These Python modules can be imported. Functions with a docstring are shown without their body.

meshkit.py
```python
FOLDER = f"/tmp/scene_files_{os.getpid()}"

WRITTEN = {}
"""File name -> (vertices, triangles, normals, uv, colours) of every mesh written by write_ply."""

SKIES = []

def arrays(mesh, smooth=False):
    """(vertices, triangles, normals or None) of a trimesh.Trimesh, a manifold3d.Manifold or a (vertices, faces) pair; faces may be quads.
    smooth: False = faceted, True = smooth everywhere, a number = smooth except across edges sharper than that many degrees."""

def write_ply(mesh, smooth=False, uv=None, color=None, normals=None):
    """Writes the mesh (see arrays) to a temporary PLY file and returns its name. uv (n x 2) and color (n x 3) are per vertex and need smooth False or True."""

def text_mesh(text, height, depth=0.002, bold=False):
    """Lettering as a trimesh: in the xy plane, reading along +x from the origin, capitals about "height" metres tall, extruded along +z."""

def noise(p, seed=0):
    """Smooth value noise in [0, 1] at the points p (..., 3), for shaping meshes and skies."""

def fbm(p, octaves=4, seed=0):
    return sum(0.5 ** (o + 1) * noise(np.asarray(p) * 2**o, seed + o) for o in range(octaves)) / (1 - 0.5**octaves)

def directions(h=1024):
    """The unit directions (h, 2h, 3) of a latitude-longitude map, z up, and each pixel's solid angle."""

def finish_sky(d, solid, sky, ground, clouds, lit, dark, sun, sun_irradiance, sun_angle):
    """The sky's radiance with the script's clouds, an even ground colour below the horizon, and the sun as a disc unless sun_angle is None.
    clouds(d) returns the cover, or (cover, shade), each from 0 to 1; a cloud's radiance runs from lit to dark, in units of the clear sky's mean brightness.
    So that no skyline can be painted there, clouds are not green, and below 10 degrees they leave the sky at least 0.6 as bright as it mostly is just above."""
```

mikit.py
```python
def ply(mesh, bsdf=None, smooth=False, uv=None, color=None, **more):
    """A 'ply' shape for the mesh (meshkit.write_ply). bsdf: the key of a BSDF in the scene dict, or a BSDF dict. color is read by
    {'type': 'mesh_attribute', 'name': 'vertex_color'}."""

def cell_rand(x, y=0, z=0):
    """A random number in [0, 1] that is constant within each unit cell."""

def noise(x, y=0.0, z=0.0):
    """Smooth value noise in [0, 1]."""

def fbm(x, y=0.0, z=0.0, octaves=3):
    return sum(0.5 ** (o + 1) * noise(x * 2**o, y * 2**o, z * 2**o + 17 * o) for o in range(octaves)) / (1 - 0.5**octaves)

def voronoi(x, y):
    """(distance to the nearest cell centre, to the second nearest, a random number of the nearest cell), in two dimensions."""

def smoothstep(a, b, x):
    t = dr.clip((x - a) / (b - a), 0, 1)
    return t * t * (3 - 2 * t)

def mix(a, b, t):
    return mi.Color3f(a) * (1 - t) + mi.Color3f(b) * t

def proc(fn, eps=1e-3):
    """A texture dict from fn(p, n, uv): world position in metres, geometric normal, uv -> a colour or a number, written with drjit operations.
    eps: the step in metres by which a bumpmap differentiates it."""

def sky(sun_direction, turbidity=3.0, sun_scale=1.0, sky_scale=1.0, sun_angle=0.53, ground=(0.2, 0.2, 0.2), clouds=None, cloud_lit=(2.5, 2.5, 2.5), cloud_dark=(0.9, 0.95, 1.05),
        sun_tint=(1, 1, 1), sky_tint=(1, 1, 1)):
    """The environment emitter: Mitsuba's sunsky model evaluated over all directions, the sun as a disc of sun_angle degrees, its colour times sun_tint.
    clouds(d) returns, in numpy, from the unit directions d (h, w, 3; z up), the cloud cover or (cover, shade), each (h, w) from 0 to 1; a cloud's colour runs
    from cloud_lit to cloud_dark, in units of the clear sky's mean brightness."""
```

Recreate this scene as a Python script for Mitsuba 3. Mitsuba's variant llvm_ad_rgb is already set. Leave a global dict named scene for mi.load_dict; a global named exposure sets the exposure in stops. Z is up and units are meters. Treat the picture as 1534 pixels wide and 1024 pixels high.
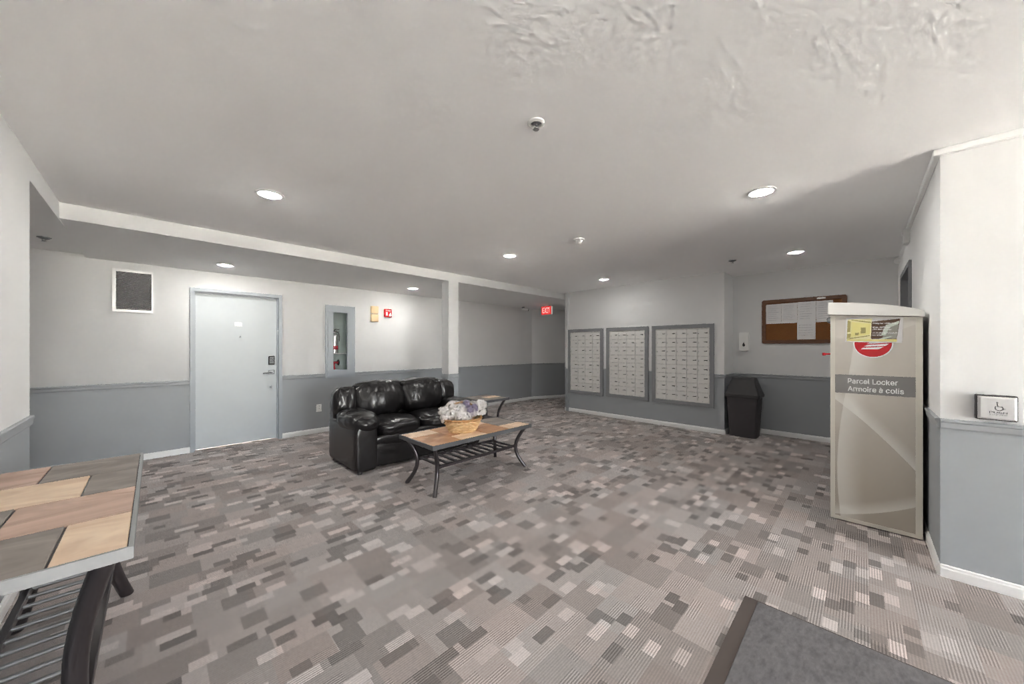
import math, random
import numpy as np, trimesh, mitsuba as mi, drjit as dr
import shapely.geometry as sg
import mikit, meshkit
from mikit import proc, noise, fbm, cell_rand, smoothstep, mix

random.seed(7); np.random.seed(7)
T = mi.ScalarTransform4f
scene, labels = {}, {}

# ------------------------------------------------------------------ camera, sky, exposure
EYE = np.array([0.0, 0.0, 1.35]); YAW = math.radians(44.72); FOCAL = 530.0
FWD = np.array([math.cos(YAW), math.sin(YAW), 0.0])
scene['camera'] = {'type': 'perspective', 'fov': 2 * math.degrees(math.atan(767 / FOCAL)), 'fov_axis': 'x',
                   'principal_point_offset_y': -(520.2 - 512) / 1024,
                   'near_clip': 0.05, 'far_clip': 100.0,
                   'to_world': T().look_at(origin=EYE.tolist(), target=(EYE + FWD).tolist(), up=[0, 0, 1])}
SUN = 70.0              # the sun stands behind the building: it lights the pavement outside the glazed front
scene['sky'] = mikit.sky([0.2, 0.75, 0.62], turbidity=4.0, sun_scale=SUN, sky_scale=35.0, ground=(0.62, 0.69, 0.765),
                         clouds=lambda d: np.full(d.shape[:2], 0.8), cloud_lit=(1.5, 1.5, 1.5), cloud_dark=(1.2, 1.2, 1.2))
exposure = 1.8
LAMP = 66.0            # radiance of the recessed lamps

# ------------------------------------------------------------------ materials
def rgb(*c): return {'type': 'rgb', 'value': list(c)}
def srgb(r, g, b):
    f = lambda v: (v / 255 / 12.92) if v / 255 < 0.04045 else ((v / 255 + 0.055) / 1.055) ** 2.4
    return (f(r), f(g), f(b))
def mat(name, color, rough=0.6, spec=0.4, metal=0.0, **kw):
    tex = proc(color) if callable(color) else rgb(*color)
    scene['mat_' + name] = {'type': 'twosided', 'bsdf': {'type': 'principled', 'base_color': tex, 'roughness': rough, 'specular': spec, 'metallic': metal, **kw}}
def bumpmat(name, color, bump, scale, rough=0.6, spec=0.4, metal=0.0, eps=1e-3, **kw):
    tex = proc(color) if callable(color) else rgb(*color)
    scene['mat_' + name] = {'type': 'twosided', 'bsdf': {'type': 'bumpmap', 'arbitrary': proc(bump, eps), 'scale': scale,
        'bsdf': {'type': 'principled', 'base_color': tex, 'roughness': rough, 'specular': spec, 'metallic': metal, **kw}}}
def emit(name): return {'type': 'area', 'radiance': rgb(*name)}

def stipple(p, n, uv): return smoothstep(0.5, 0.8, fbm(p.x * 55, p.y * 55, p.z * 55, 2))
bumpmat('ceiling', (0.90, 0.90, 0.895), stipple, 0.0025, 0.9, 0.1, eps=3e-3)
mat('wall', (0.735, 0.735, 0.728), 0.75, 0.2)
mat('wainscot', (0.290, 0.307, 0.322), 0.6, 0.3)
mat('rail', (0.29, 0.304, 0.316), 0.5, 0.35)
mat('white_trim', (0.86, 0.86, 0.85), 0.4, 0.4)
mat('door', (0.45, 0.478, 0.495), 0.5, 0.35)
mat('door_frame', (0.295, 0.32, 0.345), 0.45, 0.4)
mat('dark_door', (0.16, 0.165, 0.17), 0.5, 0.3)
mat('panel_frame', (0.20, 0.205, 0.215), 0.5, 0.35)
mat('mail_door', (0.72, 0.71, 0.68), 0.45, 0.4)
mat('mail_gap', (0.25, 0.25, 0.24), 0.7, 0.2)
mat('ink', (0.03, 0.03, 0.03), 0.5, 0.3)
mat('black_metal', (0.08, 0.073, 0.078), 0.24, 0.5, 0.85)
mat('frame_dark', (0.085, 0.088, 0.095), 0.40, 0.5, 0.35)
mat('pewter', (0.24, 0.245, 0.25), 0.42, 0.5, 0.35)
mat('chrome', (0.75, 0.75, 0.75), 0.25, 0.5, 1.0)
mat('dark_steel', (0.16, 0.17, 0.18), 0.35, 0.5, 0.6)
mat('white_plastic', (0.83, 0.83, 0.81), 0.4, 0.4)
mat('beige_plastic', (0.78, 0.60, 0.36), 0.5, 0.4)
mat('red_plastic', (0.46, 0.012, 0.018), 0.4, 0.4)
mat('dark_red', (0.30, 0.02, 0.03), 0.4, 0.4)
mat('black_plastic', (0.020, 0.019, 0.021), 0.42, 0.5)
mat('bin_body', (0.038, 0.034, 0.038), 0.55, 0.4)
mat('void', (0.015, 0.014, 0.013), 0.8, 0.2)
mat('paper', (0.80, 0.79, 0.78), 0.8, 0.2)
mat('print_grey', (0.58, 0.58, 0.59), 0.8, 0.2)
mat('cabinet_inside', (0.40, 0.46, 0.44), 0.6, 0.3)
mat('white_ink', (0.88, 0.88, 0.87), 0.6, 0.3)
mat('locker_shell', (0.72, 0.69, 0.61), 0.4, 0.4)
mat('locker_lid', (0.83, 0.82, 0.78), 0.4, 0.4)
mat('locker_band', (0.21, 0.205, 0.20), 0.5, 0.4)
mat('photo_yellow', (0.80, 0.74, 0.30), 0.5, 0.3)
mat('photo_light_yellow', (0.86, 0.82, 0.48), 0.5, 0.3)
mat('photo_olive', (0.36, 0.32, 0.12), 0.5, 0.3)
mat('photo_brown', (0.10, 0.055, 0.035), 0.5, 0.3)
mat('photo_grey', (0.30, 0.30, 0.26), 0.5, 0.3)
mat('photo_pale', (0.62, 0.68, 0.60), 0.5, 0.3)
mat('brushed', (0.78, 0.77, 0.76), 0.38, 0.5, 0.75)
mat('gold_frame_wood', lambda p, n, uv: mix((0.075, 0.028, 0.012), (0.15, 0.06, 0.025), fbm(p.y * 6, p.z * 60, p.x * 60, 2)), 0.45, 0.4)
mat('cork', lambda p, n, uv: mix((0.15, 0.062, 0.022), (0.22, 0.095, 0.035), fbm(p.y * 90, p.z * 90, 1.5, 2)), 0.85, 0.15)
mat('flower_white', (0.82, 0.80, 0.78), 0.8, 0.2)
mat('flower_grey', (0.60, 0.57, 0.57), 0.8, 0.2)
mat('flower_purple', (0.22, 0.19, 0.27), 0.8, 0.2)
mat('flower_core', (0.30, 0.27, 0.26), 0.9, 0.1)
mat('stem', (0.20, 0.24, 0.18), 0.8, 0.2)
mat('wicker', lambda p, n, uv: mix((0.55, 0.35, 0.16), (0.88, 0.70, 0.43), fbm(p.x * 70, p.y * 70, p.z * 150, 2)), 0.6, 0.3)
mat('wicker_dark', (0.36, 0.19, 0.08), 0.6, 0.3)
def leather_bump(p, n, uv): return 0.35 * noise(p.x * 150, p.y * 150, p.z * 150) + 2.0 * fbm(p.x * 15, p.y * 15, p.z * 15, 2)
bumpmat('leather', (0.0045, 0.004, 0.0045), leather_bump, 0.0020, 0.27, 0.45, eps=2e-3, clearcoat=0.35, clearcoat_gloss=0.93)
def tile_mat(name, a, b):
    def f(p, n, uv):
        t = fbm(p.x * 5 + 3 * noise(p.x * 3, p.y * 9), p.y * 9, 0.5, 4)
        return mix(a, b, smoothstep(0.25, 0.75, t))
    mat(name, f, 0.48, 0.35)
tile_mat('tile_peach', (0.57, 0.405, 0.285), (0.72, 0.56, 0.41))
tile_mat('tile_tan', (0.36, 0.24, 0.185), (0.50, 0.35, 0.28))
tile_mat('tile_orange', (0.33, 0.17, 0.09), (0.47, 0.27, 0.16))
tile_mat('tile_grey', (0.145, 0.125, 0.112), (0.215, 0.19, 0.172))

def carpet(p, n, uv):
    x, y = p.x + 0.013, p.y + 0.027
    row = dr.floor(y / 0.056)
    big = cell_rand(dr.floor(x / 0.224 + 0.37 * cell_rand(dr.floor(y / 0.168), 3, 9)), dr.floor(y / 0.168), 5)
    base = 0.195 + 0.10 * (big - 0.5)
    tint = cell_rand(dr.floor(x / 0.224 + 0.37 * cell_rand(dr.floor(y / 0.168), 3, 9)), dr.floor(y / 0.168), 8)
    xs = x / 0.155 + cell_rand(row, 11, 2) * 7.0
    c = dr.floor(xs); fx = xs - c
    r = cell_rand(c, row, 1); ln = 0.38 + 0.55 * cell_rand(c, row, 4); off = cell_rand(c, row, 6) * (1.0 - ln)
    inside = (fx > off) & (fx < off + ln)
    # a block is sometimes two rows high
    row2 = dr.floor(y / 0.112); xs2 = x / 0.26 + cell_rand(row2, 21, 2) * 5.0
    c2 = dr.floor(xs2); f2 = xs2 - c2
    r2 = cell_rand(c2, row2, 31); l2 = 0.3 + 0.35 * cell_rand(c2, row2, 34)
    in2 = f2 < l2
    v = base
    v = dr.select(in2 & (r2 > 0.88), 0.125, v)
    v = dr.select(in2 & (r2 < 0.06), 0.31, v)
    v = dr.select(inside & (r < 0.12), 0.275 + 0.09 * cell_rand(c, row, 14), v)
    v = dr.select(inside & (r > 0.85), 0.085 + 0.03 * cell_rand(c, row, 15), v)
    rib = 0.5 + 0.5 * dr.sin(y * (2 * math.pi / 0.0112))
    ribbed = 0.20 + 0.55 * smoothstep(0.45, 0.8, cell_rand(c, row, 44))
    v = v * (1.0 + ribbed * (rib - 0.5))
    v = v * (0.86 + 0.28 * fbm(x * 130, y * 130, 0.5, 2)) * (0.90 + 0.2 * fbm(x * 1.3, y * 1.3, 4.5, 2))
    warm = mi.Color3f(1.12, 0.965, 0.92) * tint + mi.Color3f(1.05, 0.98, 0.96) * (1.0 - tint)
    return warm * (v * 1.25)
mat('carpet', carpet, 0.95, 0.1)
mat('mat_pile', lambda p, n, uv: mix((0.062, 0.060, 0.064), (0.15, 0.146, 0.153), fbm(p.x * 28 + p.y * 10, p.y * 60, 0.5, 4)), 0.9, 0.1)
mat('mat_edge', (0.07, 0.058, 0.054), 0.7, 0.2)
def swoosh(p, n, uv):
    # printed pale ribbons on the locker's front: a = across, b = up
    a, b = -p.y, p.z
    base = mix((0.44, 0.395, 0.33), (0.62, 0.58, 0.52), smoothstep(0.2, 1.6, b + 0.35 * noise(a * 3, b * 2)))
    def ribbon(d, w): return dr.exp(-dr.square(d / w))
    edge1 = smoothstep(-0.004, 0.004, a + 0.085 + 0.055 * dr.sin(b * 2.4 + 0.6)) * (1 - smoothstep(0.0, 0.16, a + 0.085 + 0.055 * dr.sin(b * 2.4 + 0.6)))
    l2 = b - (0.97 - 0.85 * (a + 0.18) - 0.55 * dr.square(a + 0.18))
    edge2 = smoothstep(-0.004, 0.004, l2) * (1 - smoothstep(0.0, 0.14, l2))
    l3 = b - (0.06 + 0.5 * dr.square(a + 0.12) + 0.25 * (a + 0.1))
    edge3 = smoothstep(-0.004, 0.004, l3) * (1 - smoothstep(0.0, 0.10, l3))
    l4 = b - (1.33 + 0.5 * (a + 0.1))
    edge4 = smoothstep(-0.004, 0.004, l4) * (1 - smoothstep(0.0, 0.2, l4)) * smoothstep(-0.02, 0.02, a + 0.02)
    k = dr.clip(0.7 * edge1 + 0.75 * edge2 + 0.65 * edge3 + 0.3 * edge4, 0, 1)
    return base * (1 - k) + mi.Color3f(0.84, 0.82, 0.76) * k
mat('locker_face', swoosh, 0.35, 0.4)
scene['mat_pane'] = {'type': 'thindielectric', 'int_ior': 1.5}

# ------------------------------------------------------------------ helpers
def unique(key):
    if key not in scene and key not in labels and not any(k.startswith(key + '__') for k in KEYS.get(key, ())): return key
    i = 1
    while f'{key}_{i:03d}' in scene or f'{key}_{i:03d}' in labels: i += 1
    return f'{key}_{i:03d}'
KEYS = {}
def thing(name, label, cat, group=None):
    key = unique(name); labels[key] = {'label': label, 'category': cat}
    if group: labels[key]['group'] = group
    return key
def put(name, parent, shape):
    base = parent + '__' + name if parent else name
    key = base; i = 0
    while key in scene or (not parent and key in labels):
        i += 1; key = f'{base}_{i:03d}'
    scene[key] = shape
    return key
def obj(name, mesh, m, parent=None, smooth=False, label=None, **kw):
    key = put(name, parent, mikit.ply(mesh, 'mat_' + m, smooth=smooth, **kw))
    if label: labels.setdefault(key, {})['label'] = label
    return key
def one(name, mesh, m, label, cat, group=None, smooth=False, **kw):
    key = put(name, None, mikit.ply(mesh, 'mat_' + m, smooth=smooth, **kw))
    labels[key] = {'label': label, 'category': cat}
    if group: labels[key]['group'] = group
    return key
def struct(name, mesh, m, label=None, parent=None, smooth=False):
    key = put(name, parent, mikit.ply(mesh, 'mat_' + m, smooth=smooth))
    if not parent:
        labels[key] = {'kind': 'structure'}
        if label: labels[key]['label'] = label
    return key
def cat(*ms): return trimesh.util.concatenate([m for m in ms])
def box(x0, x1, y0, y1, z0, z1, c=0.0):
    if c <= 0:
        b = trimesh.creation.box([x1 - x0, y1 - y0, z1 - z0]); b.apply_translation([(x0 + x1) / 2, (y0 + y1) / 2, (z0 + z1) / 2]); return b
    c = min(c, (x1 - x0) / 2.01, (y1 - y0) / 2.01, (z1 - z0) / 2.01); pts = []
    for i in (0, 1):
        for j in (0, 1):
            for k in (0, 1):
                p = np.array([(x0, x1)[i], (y0, y1)[j], (z0, z1)[k]], float); s = np.array([1 - 2 * i, 1 - 2 * j, 1 - 2 * k]) * c
                for a in range(3):
                    q = p + s; q[a] = p[a]; pts.append(q)
    return trimesh.convex.convex_hull(np.array(pts))
def cyl(p0, p1, r, n=16, r1=None):
    p0, p1 = np.array(p0, float), np.array(p1, float)
    return tube([p0, p1], [(r, r), (r if r1 is None else r1,) * 2], n)
def tube(path, radii, n=14, up=(0, 0, 1), cap=True):
    """Sweep an ellipse along path. radii: (a, b) per point or one number."""
    path = np.array(path, float); m = len(path)
    if np.isscalar(radii): radii = [(radii, radii)] * m
    tan = np.gradient(path, axis=0); tan /= np.linalg.norm(tan, axis=1, keepdims=True)
    up = np.array(up, float)
    if abs(tan[0] @ up) > 0.9: up = np.array([1.0, 0.0, 0.0])
    u = np.cross(tan[0], up); u /= np.linalg.norm(u)
    v, f = [], []
    for i in range(m):
        u = u - (u @ tan[i]) * tan[i]; u /= np.linalg.norm(u); w = np.cross(tan[i], u)
        for k in range(n):
            a = 2 * math.pi * k / n
            v.append(path[i] + radii[i][0] * math.cos(a) * u + radii[i][1] * math.sin(a) * w)
    for i in range(m - 1):
        for k in range(n):
            a, b = i * n + k, i * n + (k + 1) % n
            f += [[a, b, b + n], [a, b + n, a + n]]
    if cap:
        v += [path[0], path[-1]]; c0, c1 = len(v) - 2, len(v) - 1
        for k in range(n):
            f += [[c0, (k + 1) % n, k], [c1, (m - 1) * n + k, (m - 1) * n + (k + 1) % n]]
    return trimesh.Trimesh(np.array(v), np.array(f), process=False)
def lathe(profile, n=32, center=(0, 0, 0)):
    prof = np.array(profile, float); v, f = [], []
    for r, z in prof:
        for k in range(n):
            a = 2 * math.pi * k / n; v.append([r * math.cos(a), r * math.sin(a), z])
    for i in range(len(prof) - 1):
        for k in range(n):
            a, b = i * n + k, i * n + (k + 1) % n
            f += [[a, b, b + n], [a, b + n, a + n]]
    m = trimesh.Trimesh(np.array(v), np.array(f), process=False); m.apply_translation(center); return m
def plate(poly, depth):
    ps = getattr(poly, 'geoms', [poly])
    return cat(*[trimesh.creation.extrude_polygon(g, depth, engine='earcut') for g in ps])
def rect(x0, x1, y0, y1): return sg.box(x0, y0, x1, y1)
def rrect(x0, x1, y0, y1, r, q=5): return sg.box(x0 + r, y0 + r, x1 - r, y1 - r).buffer(r, quad_segs=q)
class Frame:
    """Wall coordinates: x to the right as seen by a viewer facing the wall, y up, z out of the wall towards the viewer."""
    def __init__(s, origin, d):
        d = np.array([d[0], d[1], 0.0]); d /= np.linalg.norm(d); up = np.array([0, 0, 1.0]); n = np.cross(d, up)
        s.M = np.eye(4); s.M[:3, 0], s.M[:3, 1], s.M[:3, 2], s.M[:3, 3] = d, up, n, [origin[0], origin[1], 0]
    def __call__(s, m):
        m = m.copy(); m.apply_transform(s.M); return m
    def t(s, x, y, z=0): return T(s.M @ np.array([[1, 0, 0, x], [0, 1, 0, y], [0, 0, 1, z], [0, 0, 0, 1.0]]))
def lbox(x0, x1, y0, y1, z0, z1, c=0.0): return box(x0, x1, y0, y1, z0, z1, c)
def text(s, h, depth=0.0015, bold=False):
    m = meshkit.text_mesh(s, h, depth, bold)
    return m

# ------------------------------------------------------------------ room dimensions
ZC, ZS, ZA, ZR = 2.522, 2.394, 2.348, 0.931        # ceiling, soffit edge, alcove ceiling at the back wall, top of chair rail
YB, YS, XL, XM, XK, YR, XP = 6.134, 4.604, -0.543, 6.213, 6.731, -0.328, 3.279
YF = -7.2                                           # glazed entrance front behind the camera
XBEND = 6.93
F_back, F_left, F_mail, F_cork = Frame((0, YB), (1, 0)), Frame((XL, 0), (0, 1)), Frame((XM, 0), (0, -1)), Frame((XK, 0), (0, -1))
F_side, F_push = Frame((0, YR), (-1, 0)), Frame((XP, 0), (0, -1))
F_pillar = Frame((0, YS), (1, 0))

struct('floor', box(-2.4, 11.2, YF, 6.4, -0.05, 0.0), 'carpet', 'carpet of small beige, grey and dark brown blocks')
struct('ceiling', cat(box(XL, XK + 0.2, YF, YS, ZC, ZC + 0.12), box(XK + .2, 11.2, -1.2, YS, ZC, ZC + .12)), 'ceiling', 'white stippled ceiling')
# lowered ceiling over the alcove and corridor: underside falls slightly to the back wall, front face is the white beam
def soffit():
    def prism(x0, x1, y0, y1, za, zb):
        v = np.array([[x0, y0, za], [x1, y0, za], [x1, y1, zb], [x0, y1, zb], [x0, y0, ZC + .12], [x1, y0, ZC + .12], [x1, y1, ZC + .12], [x0, y1, ZC + .12]])
        return trimesh.convex.convex_hull(v)
    return cat(prism(XL, 11.2, YS, 6.4, ZS, ZA - 0.008), box(-2.4, XL, 3.65, 6.4, ZS - 0.012, ZC + .12))
struct('ceiling_soffit', soffit(), 'wall', 'lowered ceiling over the alcove with a white front edge')

def wall(name, F, x0, x1, z1, holes=(), th=0.12, label=None, rails=True, rail_gaps=(), base_gaps=(), n=[0, 0]):
    """Upper wall, painted grey wainscot below the chair rail, chair rail and baseboard pieces."""
    up, lo = rect(x0, x1, ZR - 0.03, z1), rect(x0, x1, 0, ZR - 0.03)
    for h in holes:
        up = up.difference(rect(*h)); lo = lo.difference(rect(*h))
    m = plate(up, th); m.apply_translation([0, 0, -th])
    k = struct(name, F(m), 'wall', label)
    m = plate(lo, th); m.apply_translation([0, 0, -th])
    struct('wainscot', F(m), 'wainscot', parent=k)
    def runs(gaps):
        a = x0
        for g0, g1 in sorted(gaps):
            if g0 > a: yield a, g0
            a = g1
        if a < x1: yield a, x1
    for a, b in runs(rail_gaps):
        prof = sg.Polygon([(0, ZR - 0.058), (0.010, ZR - 0.058), (0.013, ZR - 0.05), (0.013, ZR - 0.022), (0.020, ZR - 0.016), (0.020, ZR - 0.004), (0.016, ZR), (0, ZR)])
        struct('trim_%d' % len([q for q in labels if q.startswith('trim_')]), F(extrude_x(prof, a, b)), 'rail', 'grey chair rail')
    for a, b in runs(base_gaps):
        prof = sg.Polygon([(0, 0), (0.013, 0), (0.013, 0.05), (0.009, 0.058), (0.009, 0.066), (0.004, 0.072), (0, 0.072)])
        struct('baseboard_' + name.replace('wall_', ''), F(extrude_x(prof, a, b)), 'white_trim', 'white baseboard')
    return k
def extrude_x(poly, a, b):
    m = plate(poly, b - a)                          # (u = out, v = up, w = along)
    v = m.vertices.copy(); m.vertices = np.stack([v[:, 2] + a, v[:, 1], v[:, 0]], 1); m.invert()
    if m.volume < 0: m.invert()
    return m

DX0, DX1, DZ = 0.318, 1.332, 2.122                  # door frame's outer edges
CX0, CX1, CZ0, CZ1 = 1.926, 2.390, 0.855, 2.035     # fire cabinet's frame
wall('wall_back', F_back, -2.4, XBEND, ZC, [(DX0 + .01, DX1 - .01, -1, DZ - .01), (CX0 + .06, CX1 - .06, CZ0 + .06, CZ1 - .06)], th=0.26,
     label='white back wall with grey lower half', rail_gaps=[(DX0, DX1), (CX0, CX1)], base_gaps=[(DX0, DX1)])
bd = np.array([math.cos(math.radians(-23)), math.sin(math.radians(-23))])
F_bend = Frame((XBEND, YB), bd)
wall('wall_corridor', F_bend, 0, 4.3, ZC, label='corridor wall bending away')
wall('wall_left', F_left, YF, 3.65, ZC, label='white wall at the left edge')
struct('wall_alcove_end', box(-2.5, -2.4, 3.5, 6.4, 0, ZC), 'wall')
struct('wall_alcove_front', box(-2.4, XL - 0.12, 3.53, 3.65, 0, ZC), 'wall')
MY0, MY1 = 1.52, 4.545
wall('wall_right', F_mail, -MY1, -MY0, ZC, th=0.10, label='wall holding the mailboxes',
     rail_gaps=[(-4.46, -3.615), (-3.548, -2.713), (-2.648, -1.658)])
F_jamb = Frame((0, MY0), (1, 0))                    # short return wall beside the bin, facing the entrance
wall('wall_return', F_jamb, XM, XK, ZC, th=0.10)
F_corr = Frame((XM, MY1), bd * -1)
wall('wall_corridor_inner', F_corr, -4.6, 0, ZC, th=0.10)
F_cend = Frame((10.85, 4.5), (-bd[1] * -1, bd[0] * -1))
struct('wall_corridor_end', box(10.6, 10.75, 1.8, 6.6, 0, ZC), 'wall')
wall('wall_far_right', F_cork, -MY0, -YR, ZC, label='wall with the notice board')
SDX0, SDX1, SDZ = -6.02, -4.97, 2.17
wall('wall_side', F_side, -XK, -XP, ZC, [(SDX0 + .01, SDX1 - .01, -1, SDZ - .01)], label='side wall behind the parcel locker', rail_gaps=[(SDX0, SDX1)], base_gaps=[(SDX0, SDX1)])
wall('wall_entrance', F_push, -YR, -YF, ZC, label='wall with the push plate')
struct('wall_side_backing', box(4.8, 6.2, YR - 0.6, YR - 0.5, 0, ZC), 'dark_door')
# glazed entrance front behind the camera
WX0, WX1 = -0.40, 2.85
struct('wall_front', cat(box(XL - .12, WX0, YF - .12, YF, 0, ZC + .12), box(WX1, XP + .12, YF - .12, YF, 0, ZC + .12), box(WX0, WX1, YF - .12, YF, 2.46, ZC + .12)), 'wall')
struct('window_1', cat(*[box(x, x + 0.05, YF - 0.09, YF - 0.03, 0.0, 2.46) for x in (WX0, (WX0 + WX1) / 2 - .025, WX1 - .05)], box(WX0, WX1, YF - 0.09, YF - 0.03, 0.0, 0.06)), 'panel_frame')

# pillar under the soffit edge
PX0, PX1, PY1 = 3.235, 3.432, 4.785
pk = struct('pillar', box(PX0, PX1, YS, PY1, ZR, ZS + 0.02, 0.006), 'wall', 'square white pillar, grey below')
struct('wainscot', box(PX0, PX1, YS, PY1, 0, ZR - .02, 0.004), 'wainscot', parent=pk)
struct('cap', box(PX0 - .012, PX1 + .012, YS - .012, PY1 + .012, ZR - .06, ZR, 0.006), 'rail', parent=pk)

# ------------------------------------------------------------------ doors
def door():
    k = 'door_1'
    labels[k] = {'kind': 'structure', 'label': 'grey steel door in a grey frame'}
    fw, rec = 0.042, 0.075
    ring = rect(DX0, DX1, 0, DZ).difference(rect(DX0 + fw, DX1 - fw, -1, DZ - fw))
    m = plate(ring, 0.24); m.apply_translation([0, 0, -0.222])
    obj('frame', F_back(m), 'door_frame', k)
    stop = rect(DX0 + fw, DX1 - fw, 0, DZ - fw).difference(rect(DX0 + fw + .014, DX1 - fw - .014, -1, DZ - fw - .014))
    m = plate(stop, 0.03); m.apply_translation([0, 0, -rec - 0.002]); obj('stop', F_back(m), 'door_frame', k)
    lx0, lx1, lz1 = DX0 + fw + .003, DX1 - fw - .003, DZ - fw - .003
    m = lbox(lx0, lx1, 0.008, lz1, -rec - 0.046, -rec, 0.002); leaf = obj('leaf', F_back(m), 'door', k)
    zf = -rec
    obj('number_plate', F_back(lbox(.78, .865, 1.645, 1.70, zf, zf + .004, .001)), 'white_plastic', k)
    obj('peephole', F_back(at(lathe([(0, .006), (.006, .006), (.011, .004), (.011, 0)], 14), .845, 1.50, zf)), 'dark_steel', k, smooth=40)
    lk = obj('keypad_lock', F_back(lbox(1.175, 1.25, 1.095, 1.225, zf, zf + .028, .006)), 'ink', k)
    for i in range(3):
        for j in range(4):
            obj('button', F_back(lbox(1.188 + .018 * i, 1.200 + .018 * i, 1.12 + .024 * j, 1.136 + .024 * j, zf + .027, zf + .031, .001)), 'dark_steel', lk)
    hd = obj('handle', F_back(cat(lbox(1.175, 1.25, .955, 1.018, zf, zf + .02, .006), tube([(1.21, .985, zf + .02), (1.21, .985, zf + .055), (1.195, .983, zf + .062), (1.10, .975, zf + .062)], [(.010, .010)] * 4, 10, (0, 1, 0)))), 'dark_steel', k, smooth=40)
    obj('cylinder_lock', F_back(at(lathe([(0, .012), (.012, .012), (.016, .008), (.017, 0)], 16), 1.21, .765, zf)), 'dark_steel', k, smooth=40)
    obj('door_contact', F_back(lbox(lx1 - .004, lx1 + .018, 1.54, 1.615, zf - .0, zf + .03, .003)), 'white_plastic', k)
def at(m, x, y, z):
    m = m.copy(); m.apply_translation([x, y, z]); return m
door()
k = 'door_2'; labels[k] = {'kind': 'structure', 'label': 'dark door in the side wall behind the parcel locker'}
ring = rect(SDX0, SDX1, 0, SDZ).difference(rect(SDX0 + .05, SDX1 - .05, -1, SDZ - .05)); m = plate(ring, 0.145); m.apply_translation([0, 0, -0.125])
obj('frame', F_side(m), 'panel_frame', k)
obj('leaf', F_side(lbox(SDX0 + .053, SDX1 - .053, .008, SDZ - .053, -.115, -.075, .002)), 'dark_door', k)

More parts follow.
